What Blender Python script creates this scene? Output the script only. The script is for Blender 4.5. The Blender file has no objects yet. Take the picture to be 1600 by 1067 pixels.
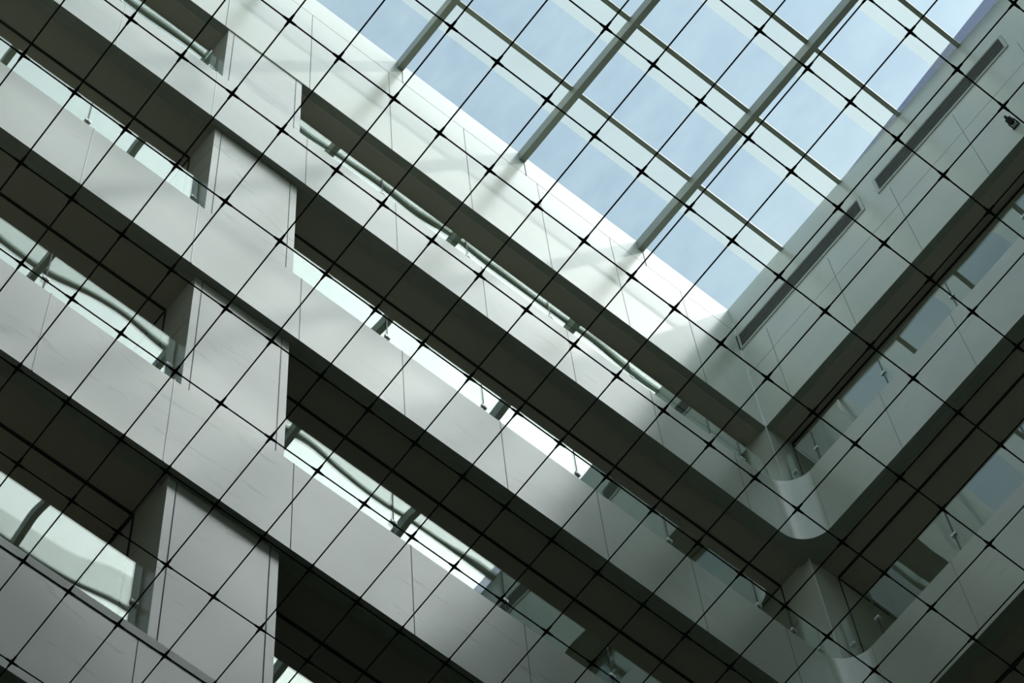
import bpy, bmesh, math, random
from mathutils import Vector, Matrix
random.seed(7)
S = bpy.context.scene
COL = S.collection

# ------------------------------------------------------------------ camera
cd = bpy.data.cameras.new('camera'); cam = bpy.data.objects.new('camera', cd); COL.objects.link(cam)
cd.sensor_width = 36.0; cd.lens = 106.6464; cd.clip_end = 500
R = ((0.778421205, -0.625726594, -0.050265864), (0.56848346, 0.736636666, -0.366323597), (0.266246095, 0.256578744, 0.92912882))
M = Matrix.Identity(4)
for r in range(3):
    M[r][0] = R[0][r]; M[r][1] = -R[1][r]; M[r][2] = -R[2][r]
M.translation = Vector((-11.820357, -7.654456, 0.0))
cam.matrix_world = M
S.camera = cam

# ------------------------------------------------------------------ sky, sun, exposure
S.view_settings.view_transform = 'Standard'; S.view_settings.look = 'None'
S.view_settings.exposure = 0.0; S.view_settings.gamma = 1.0
SUN = Vector((0.478, -0.43, 1.0)).normalized()
W = bpy.data.worlds.new('sky'); S.world = W; W.use_nodes = True
n = W.node_tree.nodes; l = W.node_tree.links; n.clear()
def nd(tree, t, **k):
    q = tree.nodes.new(t)
    for a, b in k.items(): setattr(q, a, b)
    return q
tr = W.node_tree
tc = nd(tr, 'ShaderNodeTexCoord')
dt = nd(tr, 'ShaderNodeVectorMath', operation='DOT_PRODUCT'); dt.inputs[1].default_value = Vector((0.60, -0.70, 1.0)).normalized()   # haze glow on the sunny side
l.new(tc.outputs['Generated'], dt.inputs[0])
mr = nd(tr, 'ShaderNodeMapRange'); mr.inputs[1].default_value = 0.70; mr.inputs[2].default_value = 1.0
l.new(dt.outputs['Value'], mr.inputs[0])
pw = nd(tr, 'ShaderNodeMath', operation='POWER'); pw.inputs[1].default_value = 3.4
l.new(mr.outputs[0], pw.inputs[0])
noi = nd(tr, 'ShaderNodeTexNoise'); noi.inputs['Scale'].default_value = 14.0; noi.inputs['Detail'].default_value = 5.0
l.new(tc.outputs['Generated'], noi.inputs['Vector'])
cr = nd(tr, 'ShaderNodeValToRGB')
cr.color_ramp.elements[0].position = 0.3; cr.color_ramp.elements[0].color = (0.355, 0.495, 0.60, 1)
cr.color_ramp.elements[1].position = 0.75; cr.color_ramp.elements[1].color = (0.46, 0.60, 0.66, 1)
l.new(noi.outputs['Fac'], cr.inputs[0])
sc_ = nd(tr, 'ShaderNodeVectorMath', operation='SCALE'); sc_.inputs[0].default_value = (5.6, 5.55, 5.05)
l.new(pw.outputs[0], sc_.inputs['Scale'])
ad = nd(tr, 'ShaderNodeVectorMath', operation='ADD')
mr2 = nd(tr, 'ShaderNodeMapRange'); mr2.inputs[1].default_value = 0.68; mr2.inputs[2].default_value = 0.80; mr2.inputs[3].default_value = 1.04; mr2.inputs[4].default_value = 1.34
l.new(dt.outputs['Value'], mr2.inputs[0])
bs = nd(tr, 'ShaderNodeVectorMath', operation='SCALE'); l.new(cr.outputs[0], bs.inputs[0]); l.new(mr2.outputs[0], bs.inputs['Scale'])
l.new(bs.outputs[0], ad.inputs[0]); l.new(sc_.outputs[0], ad.inputs[1])
bg = nd(tr, 'ShaderNodeBackground'); bg.inputs['Strength'].default_value = 1.0
wo = nd(tr, 'ShaderNodeOutputWorld')
l.new(ad.outputs[0], bg.inputs['Color']); l.new(bg.outputs[0], wo.inputs['Surface'])

sl = bpy.data.lights.new('sun', 'SUN'); so = bpy.data.objects.new('sun', sl); COL.objects.link(so)
sl.energy = 2.1; sl.angle = math.radians(1.1); sl.color = (1.0, 0.98, 0.93)
so.rotation_euler = SUN.to_track_quat('Z', 'Y').to_euler(); so.location = (6, -8, 42)
S.cycles.use_denoising = True
S.cycles.max_bounces = 10; S.cycles.diffuse_bounces = 7; S.cycles.glossy_bounces = 4; S.cycles.transparent_max_bounces = 24
S.cycles.sample_clamp_indirect = 6.0

# ------------------------------------------------------------------ materials
def mat(name):
    m = bpy.data.materials.new(name); m.use_nodes = True
    t = m.node_tree; t.nodes.clear()
    return m, t, t.nodes, t.links
def principled(name, col, rough=0.5, metal=0.0, ior=1.5, noise=0.0, nscale=8.0):
    m, t, N, L = mat(name)
    p = nd(t, 'ShaderNodeBsdfPrincipled'); o = nd(t, 'ShaderNodeOutputMaterial')
    p.inputs['Roughness'].default_value = rough; p.inputs['Metallic'].default_value = metal; p.inputs['IOR'].default_value = ior
    p.inputs['Base Color'].default_value = (*col, 1)
    if noise:
        g = nd(t, 'ShaderNodeNewGeometry'); z = nd(t, 'ShaderNodeTexNoise'); z.inputs['Scale'].default_value = nscale; z.inputs['Detail'].default_value = 6
        L.new(g.outputs['Position'], z.inputs['Vector'])
        c = nd(t, 'ShaderNodeValToRGB')
        c.color_ramp.elements[0].position = 0.3; c.color_ramp.elements[1].position = 0.7
        c.color_ramp.elements[0].color = (*[x * (1 - noise) for x in col], 1); c.color_ramp.elements[1].color = (*[min(1, x * (1 + noise)) for x in col], 1)
        L.new(z.outputs['Fac'], c.inputs[0]); L.new(c.outputs[0], p.inputs['Base Color'])
    L.new(p.outputs[0], o.inputs[0])
    return m
def marble(name, col, vein, rough, bump, veinamt):
    m, t, N, L = mat(name)
    p = nd(t, 'ShaderNodeBsdfPrincipled'); o = nd(t, 'ShaderNodeOutputMaterial')
    p.inputs['Roughness'].default_value = rough; p.inputs['IOR'].default_value = 1.5
    g = nd(t, 'ShaderNodeNewGeometry')
    # slanting dark streaks
    mp = nd(t, 'ShaderNodeMapping'); mp.inputs['Rotation'].default_value = (0.5, 0.62, 0.3); mp.inputs['Scale'].default_value = (1.0, 1.0, 3.6)
    L.new(g.outputs['Position'], mp.inputs['Vector'])
    z = nd(t, 'ShaderNodeTexNoise'); z.inputs['Scale'].default_value = 1.15; z.inputs['Detail'].default_value = 9; z.inputs['Roughness'].default_value = 0.62; z.inputs['Distortion'].default_value = 0.9
    L.new(mp.outputs[0], z.inputs['Vector'])
    c = nd(t, 'ShaderNodeValToRGB'); e = c.color_ramp.elements
    e[0].position = 0.25; e[0].color = (1, 1, 1, 1); e[1].position = 0.41; e[1].color = (0, 0, 0, 1)
    L.new(z.outputs['Fac'], c.inputs[0])
    # broad clouding
    z2 = nd(t, 'ShaderNodeTexNoise'); z2.inputs['Scale'].default_value = 0.9; z2.inputs['Detail'].default_value = 4
    L.new(g.outputs['Position'], z2.inputs['Vector'])
    c2 = nd(t, 'ShaderNodeValToRGB'); e = c2.color_ramp.elements
    e[0].position = 0.3; e[0].color = (*[x * 0.93 for x in col], 1); e[1].position = 0.7; e[1].color = (*[x * 1.05 for x in col], 1)
    L.new(z2.outputs['Fac'], c2.inputs[0])
    f = nd(t, 'ShaderNodeMath', operation='MULTIPLY'); f.inputs[1].default_value = veinamt
    L.new(c.outputs[0], f.inputs[0])
    mx = nd(t, 'ShaderNodeMixRGB'); mx.inputs[2].default_value = (*vein, 1)
    L.new(f.outputs[0], mx.inputs[0]); L.new(c2.outputs[0], mx.inputs[1]); L.new(mx.outputs[0], p.inputs['Base Color'])
    z3 = nd(t, 'ShaderNodeTexNoise'); z3.inputs['Scale'].default_value = 0.55; z3.inputs['Detail'].default_value = 1
    L.new(g.outputs['Position'], z3.inputs['Vector'])
    b = nd(t, 'ShaderNodeBump'); b.inputs['Strength'].default_value = 1.0; b.inputs['Distance'].default_value = bump
    L.new(z3.outputs['Fac'], b.inputs['Height']); L.new(b.outputs[0], p.inputs['Normal'])
    L.new(p.outputs[0], o.inputs[0])
    return m
def glass(name, tint, r0, wav, gain=1.0):
    """thin clear sheet: see-through, mirror grows at grazing view"""
    m, t, N, L = mat(name)
    o = nd(t, 'ShaderNodeOutputMaterial'); a = nd(t, 'ShaderNodeBsdfTransparent'); a.inputs[0].default_value = (*tint, 1)
    gl = nd(t, 'ShaderNodeBsdfGlossy'); gl.inputs['Roughness'].default_value = 0.01; gl.inputs['Color'].default_value = (0.93, 1.0, 0.96, 1)
    lw = nd(t, 'ShaderNodeLayerWeight'); lw.inputs[0].default_value = 0.5
    p5 = nd(t, 'ShaderNodeMath', operation='POWER'); p5.inputs[1].default_value = 5.0
    L.new(lw.outputs['Facing'], p5.inputs[0])
    ma = nd(t, 'ShaderNodeMath', operation='MULTIPLY_ADD'); ma.inputs[1].default_value = (1 - r0) * gain; ma.inputs[2].default_value = r0 * gain
    L.new(p5.outputs[0], ma.inputs[0])
    mx = nd(t, 'ShaderNodeMixShader'); L.new(ma.outputs[0], mx.inputs[0]); L.new(a.outputs[0], mx.inputs[1]); L.new(gl.outputs[0], mx.inputs[2])
    if wav:
        g = nd(t, 'ShaderNodeNewGeometry'); z = nd(t, 'ShaderNodeTexNoise'); z.inputs['Scale'].default_value = 1.3; z.inputs['Detail'].default_value = 0
        L.new(g.outputs['Position'], z.inputs['Vector'])
        v = nd(t, 'ShaderNodeVectorMath', operation='MULTIPLY_ADD'); v.inputs[1].default_value = (wav,) * 3; v.inputs[2].default_value = (-wav / 2,) * 3
        L.new(z.outputs['Color'], v.inputs[0])
        w = nd(t, 'ShaderNodeVectorMath', operation='ADD'); L.new(g.outputs['Normal'], w.inputs[0]); L.new(v.outputs[0], w.inputs[1])
        q = nd(t, 'ShaderNodeVectorMath', operation='NORMALIZE'); L.new(w.outputs[0], q.inputs[0])
        L.new(q.outputs[0], gl.inputs['Normal'])
    L.new(mx.outputs[0], o.inputs[0])
    return m
def veil(name, col, amt, tint=(1, 1, 1), streak=0.0):
    """clear sheet carrying a film of dirt or frit that scatters light, or a painted shadow tint"""
    m, t, N, L = mat(name)
    o = nd(t, 'ShaderNodeOutputMaterial'); a = nd(t, 'ShaderNodeBsdfTransparent'); a.inputs[0].default_value = (*tint, 1)
    d = nd(t, 'ShaderNodeBsdfTranslucent'); d.inputs[0].default_value = (*col, 1)
    mx = nd(t, 'ShaderNodeMixShader'); mx.inputs[0].default_value = amt
    if streak:
        g = nd(t, 'ShaderNodeNewGeometry'); mp = nd(t, 'ShaderNodeMapping'); mp.inputs['Scale'].default_value = (1.6, 0.7, 1)
        z = nd(t, 'ShaderNodeTexNoise'); z.inputs['Scale'].default_value = 2.2; z.inputs['Detail'].default_value = 7; z.inputs['Roughness'].default_value = 0.65
        L.new(g.outputs['Position'], mp.inputs[0]); L.new(mp.outputs[0], z.inputs['Vector'])
        r = nd(t, 'ShaderNodeMapRange'); r.inputs[1].default_value = 0.3; r.inputs[2].default_value = 0.7; r.inputs[3].default_value = amt * (1 - streak); r.inputs[4].default_value = amt * (1 + streak)
        L.new(z.outputs['Fac'], r.inputs[0]); L.new(r.outputs[0], mx.inputs[0])
    L.new(a.outputs[0], mx.inputs[1]); L.new(d.outputs[0], mx.inputs[2]); L.new(mx.outputs[0], o.inputs[0])
    return m

MARBLE = marble('marble', (0.61, 0.645, 0.585), (0.20, 0.22, 0.20), 0.25, 0.045, 0.22)
MARBLE_W = marble('wall marble', (0.66, 0.695, 0.625), (0.30, 0.32, 0.30), 0.27, 0.03, 0.08)
MARBLE_V = marble('veined marble', (0.61, 0.635, 0.585), (0.14, 0.16, 0.15), 0.25, 0.03, 0.62)
COPING = principled('honed coping stone', (0.55, 0.58, 0.56), 0.4, noise=0.06)
SOFFIT = principled('soffit paint', (0.44, 0.42, 0.355), 0.7, noise=0.04, nscale=1.5)
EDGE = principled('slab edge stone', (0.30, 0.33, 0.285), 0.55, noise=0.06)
SLOT = principled('black slot lining', (0.012, 0.012, 0.012), 0.6)
SEAL_D = principled('dark joint', (0.10, 0.11, 0.105), 0.7)
SEAL_M = principled('grey joint', (0.30, 0.33, 0.30), 0.6)
SEAL_L = principled('pale joint', (0.86, 0.90, 0.87), 0.35)
PLASTER = principled('plaster', (0.62, 0.63, 0.57), 0.7, noise=0.05, nscale=2)
FLOORM = principled('stone floor', (0.40, 0.39, 0.35), 0.4, noise=0.1, nscale=1)
STEEL = principled('brushed steel', (0.75, 0.77, 0.76), 0.42, metal=0.6)
BEAM = principled('grey green painted steel', (0.34, 0.37, 0.31), 0.45, noise=0.03)
ROPE = principled('dark steel cable', (0.012, 0.012, 0.014), 0.6)
VENTW = principled('pale vent frame', (0.55, 0.58, 0.55), 0.5)
VENTB = principled('vent duct interior', (0.01, 0.01, 0.01), 0.8)
VENTS = principled('vent slat', (0.36, 0.38, 0.36), 0.5)
DARKM = principled('dark fitting', (0.03, 0.035, 0.033), 0.45, noise=0.4, nscale=40)
GLASS = glass('balustrade glass', (0.93, 0.97, 0.95), 0.04, 0.010, 1.08)
SKYG = veil('skylight glass', (0.75, 0.8, 0.82), 0.04, (0.97, 0.985, 1.0), 0.7)
FRIT = veil('pale frit', (0.56, 0.58, 0.50), 0.25)
SHADE = veil('grey blue edge shadow', (0.45, 0.48, 0.58), 0.0, (0.50, 0.51, 0.57))  # darker tint holds the shadow along the glass edge

# ------------------------------------------------------------------ helpers
class MB:
    def __init__(s): s.b = bmesh.new()
    def box(s, x0, x1, y0, y1, z0, z1, bev=0.0):
        vs = [s.b.verts.new((x, y, z)) for z in (z0, z1) for y in (y0, y1) for x in (x0, x1)]
        fs = [(0, 2, 3, 1), (4, 5, 7, 6), (0, 1, 5, 4), (1, 3, 7, 5), (3, 2, 6, 7), (2, 0, 4, 6)]
        F = [s.b.faces.new([vs[i] for i in f]) for f in fs]
        if bev:
            E = list({e for f in F for e in f.edges})
            bmesh.ops.bevel(s.b, geom=E, offset=bev, segments=2, profile=0.5, affect='EDGES')
        return s
    def prism(s, pts, z0, z1):
        a = [s.b.verts.new((x, y, z0)) for x, y in pts]; c = [s.b.verts.new((x, y, z1)) for x, y in pts]
        k = len(pts)
        s.b.faces.new(list(reversed(a))); s.b.faces.new(c)
        for i in range(k): s.b.faces.new((a[i], a[(i + 1) % k], c[(i + 1) % k], c[i]))
        return s
    def tube(s, p, q, r0, r1=None, seg=8):
        r1 = r0 if r1 is None else r1
        p, q = Vector(p), Vector(q); d = (q - p).normalized()
        u = d.orthogonal().normalized(); v = d.cross(u)
        A = []; B = []
        for i in range(seg):
            a = 2 * math.pi * i / seg; w = u * math.cos(a) + v * math.sin(a)
            A.append(s.b.verts.new(p + w * r0)); B.append(s.b.verts.new(q + w * r1))
        s.b.faces.new(list(reversed(A))); s.b.faces.new(B)
        for i in range(seg): s.b.faces.new((A[i], A[(i + 1) % seg], B[(i + 1) % seg], B[i]))
        return s
    def sweep(s, path, prof):
        """path: list of (point, outward dir) in plan; prof: list of (out, z), closed"""
        rings = []
        for (x, y), (ox, oy) in path:
            rings.append([s.b.verts.new((x + ox * o, y + oy * o, z)) for o, z in prof])
        k = len(prof)
        for a, c in zip(rings, rings[1:]):
            for i in range(k): s.b.faces.new((a[i], a[(i + 1) % k], c[(i + 1) % k], c[i]))
        s.b.faces.new(list(reversed(rings[0]))); s.b.faces.new(rings[-1])
        return s
    def build(s, name, m, parent=None, smooth=False):
        bmesh.ops.recalc_face_normals(s.b, faces=s.b.faces)
        me = bpy.data.meshes.new(name)
        if parent is not None:
            off = Vector(parent['_w'])
            for v in s.b.verts: v.co -= off
        s.b.to_mesh(me); s.b.free()
        me.materials.append(m)
        if smooth:
            for p in me.polygons: p.use_smooth = True
        o = bpy.data.objects.new(name, me); COL.objects.link(o)
        if parent is not None:
            o.parent = parent; o['_w'] = parent['_w']
        return o
def thing(name, loc, label, cat, group=None):
    o = bpy.data.objects.new(name, None); COL.objects.link(o); o.location = loc; o.empty_display_size = 0.2
    o['_w'] = loc; o['label'] = label; o['category'] = cat
    if group: o['group'] = group
    return o
def struct(o): o['kind'] = 'structure'; return o

# ------------------------------------------------------------------ levels (from the top gallery down)
L = [31.122, 27.686, 23.602, 19.547, 15.485, 11.42]        # underside of the stone band over each gallery
T = [None, 29.14, 25.09, 21.06, 16.95, 12.89]              # top of each band
GT = [None, 30.45, 26.44, 22.415, 18.30, 14.24]            # top of the glass standing on it
CEIL = [z + 0.07 for z in L]
TOP = 34.80
XW, YS = -15.0, -9.6                                       # far ends of the hall
PX0, PX1 = -7.49, -6.52                                    # pier
FR = 0.36; FY = -0.06                                      # band front and corner radius

# ------------------------------------------------------------------ room shell
struct(MB().box(XW, 3.0, YS, 3.0, -1.9, -1.6).build('floor', FLOORM))
struct(MB().box(XW, -0.001, 0.0, 0.30, L[0], TOP).build('wall_left', MARBLE_W))
struct(MB().box(0.0, 0.30, YS, -0.0005, L[0], TOP).build('wall_right', MARBLE_W))
struct(MB().box(XW - 0.3, XW, YS, 3.0, -1.6, TOP).build('wall_west', PLASTER))
struct(MB().box(XW, 3.0, YS - 0.3, YS, -1.6, TOP).build('wall_front', PLASTER))
struct(MB().box(XW, 0.0, 2.7, 3.0, -1.6, TOP).build('wall_back_left', PLASTER))
struct(MB().box(2.7, 3.0, YS, 0.0, -1.6, TOP).build('wall_back_right', PLASTER))
struct(MB().box(XW, -0.001, 0.012, 0.30, -1.6, L[5] - 0.3).build('wall_lower_left', MARBLE))
struct(MB().box(0.012, 0.30, YS, 0.0, -1.6, L[5] - 0.3).build('wall_lower_right', MARBLE))
struct(MB().box(XW, 3.0, YS, -8.8, TOP + 0.02, TOP + 0.3).build('ceiling', PLASTER))

# joint lines cut in the two top walls
def hair(mb, x0, x1, y0, y1, z0, z1): mb.box(x0, x1, y0, y1, z0, z1)
j = MB()
for k in range(8):
    x = -0.867 - 1.112 * k; hair(j, x - 0.004, x + 0.004, -0.0015, 0.0, L[0], 34.05)
hair(j, XW, -0.002, -0.0012, 0.0, 34.046, 34.054)
struct(j.build('trim_1', SEAL_D))
j = MB()
for k in range(7):
    y = -0.44 - 1.11 * k; hair(j, -0.0015, 0.0, y - 0.004, y + 0.004, L[0], 33.3)
hair(j, -0.0012, 0.0, -8.8, -0.002, 32.664, 32.672)
struct(j.build('trim_2', SEAL_M))
struct(MB().box(-0.014, 0.0, -0.014, -0.0, L[0], 34.3).build('trim_3', SEAL_L))

# solid corner block between the two runs of galleries
cp = thing('corner_pier', (0.8, 0.8, -1.6), 'square stone pier in the corner where the two gallery fronts meet', 'pier')
MB().box(0.0, 2.69, 0.0005, 2.69, -1.6, TOP).build('shaft', MARBLE_W, cp)
struct(MB().box(-0.010, -0.0005, -0.010, -0.0005, L[5], L[0] - 0.001).build('trim_10', SEAL_L))

# pier between the bays
pr = thing('stone_pier', ((PX0 + PX1) / 2, 0.5, -1.6), 'pale veined marble pier between the two bays of the left gallery front', 'pier')
MB().box(PX0, PX1, 0.013, 2.69, L[5] - 0.3, L[0] - 0.002).build('shaft', MARBLE_V, pr)
for x in (-7.416, -6.598):
    MB().box(x - 0.004, x + 0.004, 0.0105, 0.013, L[5], L[0]).build('joint', SEAL_D, pr)

# ------------------------------------------------------------------ galleries
names = ['top', 'second', 'third', 'fourth', 'fifth', 'lowest']
def bandpath(off=0.0):
    p = [((XW + 0.01, FY), (0, -1))]
    cx = FY - FR
    p.append(((cx, FY), (0, -1)))
    for k in range(1, 32):
        a = math.pi / 2 * (1 - k / 32.0)
        p.append(((cx + FR * math.cos(a), cx + FR * math.sin(a)), (-math.cos(a), -math.sin(a))))
    p.append(((FY, cx), (-1, 0))); p.append(((FY, YS + 0.01), (-1, 0)))
    return p
where = {1: 'topmost marble parapet band, wrapping the corner just under the high wall with the air grilles',
         2: 'second marble parapet band down, wrapping round the hall corner',
         3: 'third marble parapet band down, crossing the middle of the left front',
         4: 'fourth marble parapet band down, greyer with a pale coping strip, at the lower left',
         5: 'lowest marble parapet band, below the coped fourth band'}
BX = [-0.83, -1.985, -3.11, -4.235, -5.352, -6.474, -7.59, -8.71, -9.83, -10.95, -12.07, -13.19]
BY = [-0.40, -1.51, -2.63, -3.75, -4.87, -5.99, -7.11]
for i in range(1, 6):
    z0, z1 = L[i], T[i]
    pb = thing('gallery_parapet', (-4.0, 0.0, z0), where[i], 'parapet', 'marble parapet bands')
    prof = [(-0.07, z0), (0.0, z0), (0.0, z1 - 0.012), (-0.012, z1), (-0.07, z1)]
    c = MB().sweep(bandpath(), prof).build('cladding', MARBLE_V if i in (3, 4) else MARBLE, pb)
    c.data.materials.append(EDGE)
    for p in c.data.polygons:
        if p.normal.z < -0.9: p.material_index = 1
    for x in BX:
        pale = x < -7 and i != 4; hw = 0.0055 if pale else 0.003
        MB().box(x - hw, x + hw, FY - (0.004 if pale else 0.0015), FY, z0, z1).build('joint', SEAL_L if pale else SEAL_D, pb)
    for y in BY:
        MB().box(FY - 0.0015, FY, y - 0.003, y + 0.003, z0, z1).build('joint', SEAL_M, pb)
    if i == 4:
        MB().sweep(bandpath(), [(0.001, z1 - 0.13), (0.004, z1 - 0.13), (0.004, z1), (0.001, z1)]).build('coping', COPING, pb)['label'] = 'paler coping strip along the top edge'
for i in range(0, 6):
    # slab over gallery i: thin stone edge strip, then a ceiling set slightly higher
    z0 = L[i]; zt = (T[i] - 0.20) if i else z0 + 1.0
    e = MB(); ylo = 0.012 if i else 0.30
    if i:
        e.box(XW, PX0 - 0.001, 0.012, 0.10, z0 + 0.002, zt).box(PX1 + 0.001, -0.002, 0.012, 0.10, z0 + 0.002, zt)
        e.box(0.012, 0.10, YS, -0.002, z0 + 0.002, zt)
        cx = FY - FR; q = FR + 0.071
        e.prism([(cx + q * math.cos(a), cx + q * math.sin(a)) for a in [math.pi / 2 * k / 16 for k in range(17)]] + [(cx, 0.0115), (-0.001, 0.0115), (-0.001, -0.001), (0.0115, -0.001), (0.0115, cx)], z0 + 0.001, z0 + 0.05)
    else:
        e.box(XW, PX0 - 0.001, 0.0015, 0.10, z0 - 0.004, z0 - 0.0005).box(PX1 + 0.001, -0.002, 0.0015, 0.10, z0 - 0.004, z0 - 0.0005)
        e.box(0.0015, 0.10, YS, -0.002, z0 - 0.004, z0 - 0.0005)
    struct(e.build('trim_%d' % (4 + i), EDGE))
    c = MB()
    yc = 0.101 if i else 0.301
    cz = CEIL[i]
    c.box(XW, PX0 - 0.001, yc, 2.69, cz, zt).box(PX1 + 0.001, -0.002, yc, 2.69, cz, zt).box(yc, 2.69, YS, -0.002, cz, zt)
    if not i:
        c.box(XW, PX0 - 0.001, 0.105, 0.30, z0 - 0.0015, z0 - 0.0005).box(PX1 + 0.001, -0.002, 0.105, 0.30, z0 - 0.0015, z0 - 0.0005).box(0.105, 0.30, YS, -0.002, z0 - 0.0015, z0 - 0.0005)
    struct(c.build('ceiling', SOFFIT))

# ------------------------------------------------------------------ ceiling slots with guides
bays = {'west': 'left of the stone pier', 'east': 'between the stone pier and the corner', 'right': 'right of the corner'}
lv = ['top gallery', 'second gallery', 'third gallery', 'fourth gallery', 'lowest gallery']
for i in range(0, 5):
    zc = CEIL[i] if i else L[0]
    yl = 0.425 if i else 0.425
    zc = CEIL[i]
    for bay in ('west', 'east', 'right'):
        if bay == 'right': base = (0.4, -3.0, zc)
        else: base = ((-10.5 if bay == 'west' else -3.2), 0.425, zc)
        t = thing('ceiling_slot', base, 'black slot in the soffit of the %s, %s' % (lv[i], bays[bay]), 'ceiling slot', 'soffit slots')
        if bay == 'right':
            MB().box(0.391, 0.415, YS + 0.05, -0.012, zc - 0.012, zc - 0.001).build('channel', SLOT, t)
            MB().box(0.404, 0.414, -0.008, -0.001, zc - 1.9, zc - 0.001).build('guide', SLOT, t)
            MB().box(0.425, 1.1, -0.014, -0.001, zc - 0.007, zc - 0.001).build('end_trim', SLOT, t)
        else:
            x0, x1 = (XW + 0.05, PX0 - 0.012) if bay == 'west' else (PX1 + 0.012, -0.012)
            MB().box(x0, x1, 0.415, 0.439, zc - 0.012, zc - 0.001).build('channel', SLOT, t)
            MB().box(x1, x1 + 0.011, 0.421, 0.431, zc - 1.9, zc - 0.001).build('guide', SLOT, t)
            MB().box(x1 - 0.002, x1 + 0.011, 0.447, 1.1, zc - 0.008, zc - 0.001).build('end_trim', SLOT, t)

# ------------------------------------------------------------------ glass balustrades
YG = 0.158; TH = 0.012
def balustrade(i, bay):
    zb, zt = T[i] - 0.12, GT[i]
    zcl = zt - (0.49 if i == 1 else 0.56)
    if bay == 'right':
        cuts = [-0.02, -0.43, -1.54, -2.65, -3.79, -4.91, -6.03, -7.15, YS + 0.05]; base = (YG, -3.5, zb)
    elif bay == 'east': cuts = [PX1 + 0.012, -5.336, -4.203, -3.082, -1.957, -0.836, -0.395, -0.02]; base = (-3.2, YG, zb)
    else: cuts = [XW + 0.05, -13.19, -12.07, -10.95, -9.83, -8.70, PX0 - 0.012]; base = (-10.5, YG, zb)
    lab = 'glass balustrade on the %s marble band, %s' % (
        {1: 'topmost', 2: 'second', 3: 'third', 4: 'fourth', 5: 'lowest'}[i], bays[bay])
    t = thing('glass_balustrade', base, lab, 'balustrade', 'glass gallery balustrades')
    for a, b in zip(cuts, cuts[1:]):
        a, b = min(a, b), max(a, b)
        if bay == 'right': MB().box(YG, YG + TH, a + 0.006, b - 0.006, zb, zt).build('glass_pane', GLASS, t)
        else: MB().box(a + 0.006, b - 0.006, YG, YG + TH, zb, zt).build('glass_pane', GLASS, t)
    for k, c in enumerate(cuts):
        if bay == 'right' and k == 0: c = -0.075
        m = MB()
        inner = 0 < k < len(cuts) - 1
        if bay == 'right':
            if inner: MB().box(YG - 0.001, YG + TH, c - 0.006, c + 0.006, zb, zt).build('joint', SEAL_D, t)
            m.box(YG - 0.014, YG + 0.024, c - 0.03, c + 0.03, zcl - 0.022, zcl + 0.022, 0.003)
            m.tube((YG - 0.017, c, zcl), (YG - 0.0142, c, zcl), 0.008)
        else:
            if inner: MB().box(c - 0.006, c + 0.006, YG - 0.001, YG + TH, zb, zt).build('joint', SEAL_D, t)
            c2 = min(max(c, cuts[0] + 0.035), cuts[-1] - 0.035)
            m.box(c2 - 0.03, c2 + 0.03, YG - 0.014, YG + 0.024, zcl - 0.022, zcl + 0.022, 0.003)
            m.tube((c2, YG - 0.017, zcl), (c2, YG - 0.0142, zcl), 0.010)
        m.build('clamp', STEEL, t)
for i in range(1, 5):
    for bay in ('west', 'east', 'right'): balustrade(i, bay)

# ------------------------------------------------------------------ skylight
sk = thing('skylight', (-7.5, -3.8, TOP), 'grid skylight of pale blue glass on grey steel beams and purlins above the net', 'skylight')
bx = [-1.435 - 1.852 * k for k in range(8)]
py = [-1.02 - 1.09 * k for k in range(8)]
for x in bx:
    MB().box(x - 0.04, x + 0.04, -8.8, -0.002, TOP - 0.285, TOP - 0.006, 0.003).build('beam', BEAM, sk)
    MB().box(x + 0.034, x + 0.04, -0.010, -0.002, TOP - 0.75, TOP - 0.29).build('end_strap', SEAL_L, sk)
xs = [-0.002] + [x for x in bx]
for k in range(len(xs)):
    xa = xs[k + 1] + 0.041 if k + 1 < len(xs) else XW + 0.01
    xb = xs[k] - 0.041 if k else -0.003
    for y in py:
        MB().box(xa, xb, y - 0.03, y + 0.03, TOP - 0.065, TOP - 0.006).build('purlin', BEAM, sk)
    ys = [-0.002] + py + [-8.8]
    for a, b in zip(ys, ys[1:]):
        MB().box(max(xa - 0.04, XW + 0.005), min(xb + 0.04, -0.004), b, a, TOP, TOP + 0.012).build('glass_pane', SKYG, sk)
for y in py:
    f = MB()
    for k in range(len(xs)):
        xa = xs[k + 1] + 0.041 if k + 1 < len(xs) else XW + 0.01
        xb = xs[k] - 0.041 if k else -0.003
        f.box(xa, xb, y + 0.031, y + 0.40, TOP - 0.004, TOP - 0.002)
    f.build('frit_strip', FRIT, sk)['label'] = 'paler strip of glass beside the purlin'
MB().prism([(-0.003, -2.25), (-0.003, -8.7), (-0.31, -8.7), (-0.135, -4.89)], TOP - 0.010, TOP - 0.008).build('edge_shadow', SHADE, sk)['label'] = 'tapering grey blue painted shadow strip along the right wall'  # tinted wedge stands in for a shadow cast on the glass

# ------------------------------------------------------------------ air grilles on the right wall
def vent(y0, y1, label):
    z0, z1 = 33.47, 33.84
    t = thing('air_grille', (0.0, (y0 + y1) / 2, z0), label, 'air vent', 'air grilles on the right wall')
    f = MB(); b = 0.045
    f.box(-0.014, -0.001, y0 - b, y1 + b, z0 - b, z0).box(-0.014, -0.001, y0 - b, y1 + b, z1, z1 + b)
    f.box(-0.014, -0.001, y0 - b, y0, z0, z1).box(-0.014, -0.001, y1, y1 + b, z0, z1)
    f.build('frame', VENTW, t)
    MB().box(-0.004, -0.001, y0, y1, z0, z1).build('duct', VENTB, t)
    n = 7
    for k in range(n):
        z = z0 + (k + 0.5) * (z1 - z0) / n
        MB().prism([(-0.012, y0 + 0.001), (-0.007, y0 + 0.001), (-0.007, y1 - 0.001), (-0.012, y1 - 0.001)], z - 0.0045, z + 0.0045).build('slat', VENTS, t)
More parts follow.
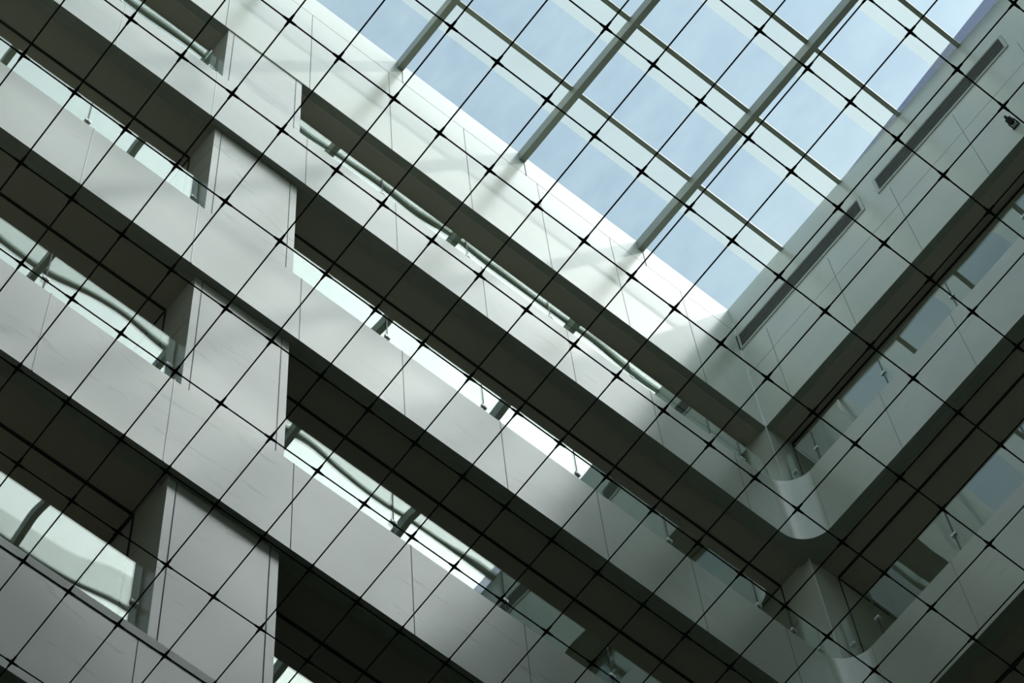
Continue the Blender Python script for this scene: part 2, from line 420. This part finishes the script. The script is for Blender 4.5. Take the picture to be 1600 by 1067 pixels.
vent(-2.215, -0.045, 'long slatted air grille on the right wall next to the corner')
vent(-4.73, -2.54, 'long slatted air grille on the right wall farther from the corner')

# small dark fitting on the right wall
w = thing('wall_spotlight', (0.0, -4.32, 31.5), 'small dark spotlight-like fitting on a bracket under the air grille on the right wall', 'wall light')
MB().box(-0.02, -0.001, -4.37, -4.27, 31.46, 31.56, 0.004).build('wall_plate', DARKM, w)
MB().tube((-0.02, -4.36, 31.51), (-0.08, -4.363, 31.51), 0.008).build('bracket', DARKM, w)
MB().tube((-0.02, -4.28, 31.51), (-0.08, -4.277, 31.51), 0.008).build('bracket', DARKM, w)
h = MB(); h.tube((-0.045, -4.32, 31.51), (-0.065, -4.32, 31.51), 0.028, 0.042, 16).tube((-0.065, -4.32, 31.51), (-0.130, -4.32, 31.51), 0.042, 0.040, 16).tube((-0.130, -4.32, 31.51), (-0.142, -4.32, 31.51), 0.040, 0.022, 16)
h.build('housing', DARKM, w, True)
MB().box(-0.178, -0.142, -4.335, -4.305, 31.495, 31.525, 0.004).build('nozzle', DARKM, w)

# ------------------------------------------------------------------ cable net stretched across the hall
ZN = 10.0; CX, CY = -11.820357, -7.654456
xi = {-1: .0894, 0: .1109, 1: .1322, 2: .1537, 3: .1749, 4: .1986, 5: .2187, 6: .2407, 7: .2619, 8: .2832, 9: .305, 10: .3247, 11: .3465, 12: .3682, 13: .3899, 14: .4104, 15: .4322, 16: .4530, 17: .4763, 18: .4969, 19: .5177}
for k in range(20, 25): xi[k] = .5177 + .0214 * (k - 19)
for k in range(-2, -7, -1): xi[k] = .0894 + .0214 * (k + 1)
yj = {-1: .2963, 0: .2637, 1: .2312, 2: .1991, 3: .1669, 4: .1351, 5: .1034, 6: .0738, 7: .0430, 8: .011, -2: .3280, -3: .3580, -4: .3910, -5: .4209, -6: .4510, -7: .4870, -8: .518, -9: .55}
SK = -0.000238
net = thing('cable_net', (-9.0, -4.8, ZN), 'black cable net of rectangular meshes stretched across the hall in front of everything', 'net')
x_lo, x_hi = CX + (xi[-6] - .01) * ZN, CX + (xi[24] + .01) * ZN
y_lo, y_hi = CY + (yj[8] - .012) * ZN, CY + (yj[-9] + .012) * ZN
rr = 0.0030
ropeX = {}
for jx in sorted(yj):
    y = CY + yj[jx] * ZN
    ropeX[jx] = MB().tube((x_lo, y, ZN), (x_hi, y, ZN), rr).build('cable', ROPE, net, True)
def gx(i, y): return CX + (xi[i] + SK * (y - CY - .2637 * ZN) / (-.03233 * ZN)) * ZN
ropeY = {}
for ix in sorted(xi):
    ropeY[ix] = MB().tube((gx(ix, y_lo), y_lo, ZN + 2 * rr), (gx(ix, y_hi), y_hi, ZN + 2 * rr), rr).build('cable', ROPE, net, True)
# crimped clip at each crossing; the hundred nearest the middle of the view singly, the rest as one
def clip(mb, x, y, z):
    mb.tube((x, y, z - .002), (x, y, z + .009), .0078, seg=10)
    for dx, dy, dz in ((1, 0, 0), (-1, 0, 0), (0, 1, 2 * rr), (0, -1, 2 * rr)):
        mb.tube((x + dx * .006, y + dy * .006, z + dz), (x + dx * .027, y + dy * .027, z + dz), .0056, .0040)
nodes = []
for ix in xi:
    for jx in yj:
        y = CY + yj[jx] * ZN; x = gx(ix, y)
        d = (Matrix(R) @ Vector((x - CX, y - CY, ZN)))
        u, v = 4739.84 * d.x / d.z, 4739.84 * d.y / d.z
        inside = abs(u) < 800 and abs(v) < 533
        nodes.append((0 if inside else 1, u * u + v * v, x, y))
nodes.sort()
proto = None
rest = MB()
for k, (_, _, x, y) in enumerate(nodes):
    if k < 100:
        if proto is None:
            m = MB(); clip(m, x, y, ZN); proto = m.build('clip', ROPE, net); base = Vector((x, y, 0))
        else:
            c = proto.copy(); COL.objects.link(c); c.parent = net; c.location = Vector((x, y, 0)) - base
    else: clip(rest, x, y, ZN)
rest.build('clip', ROPE, net)['kind'] = 'stuff'

for o in bpy.data.objects:
    if '_w' in o: del o['_w']
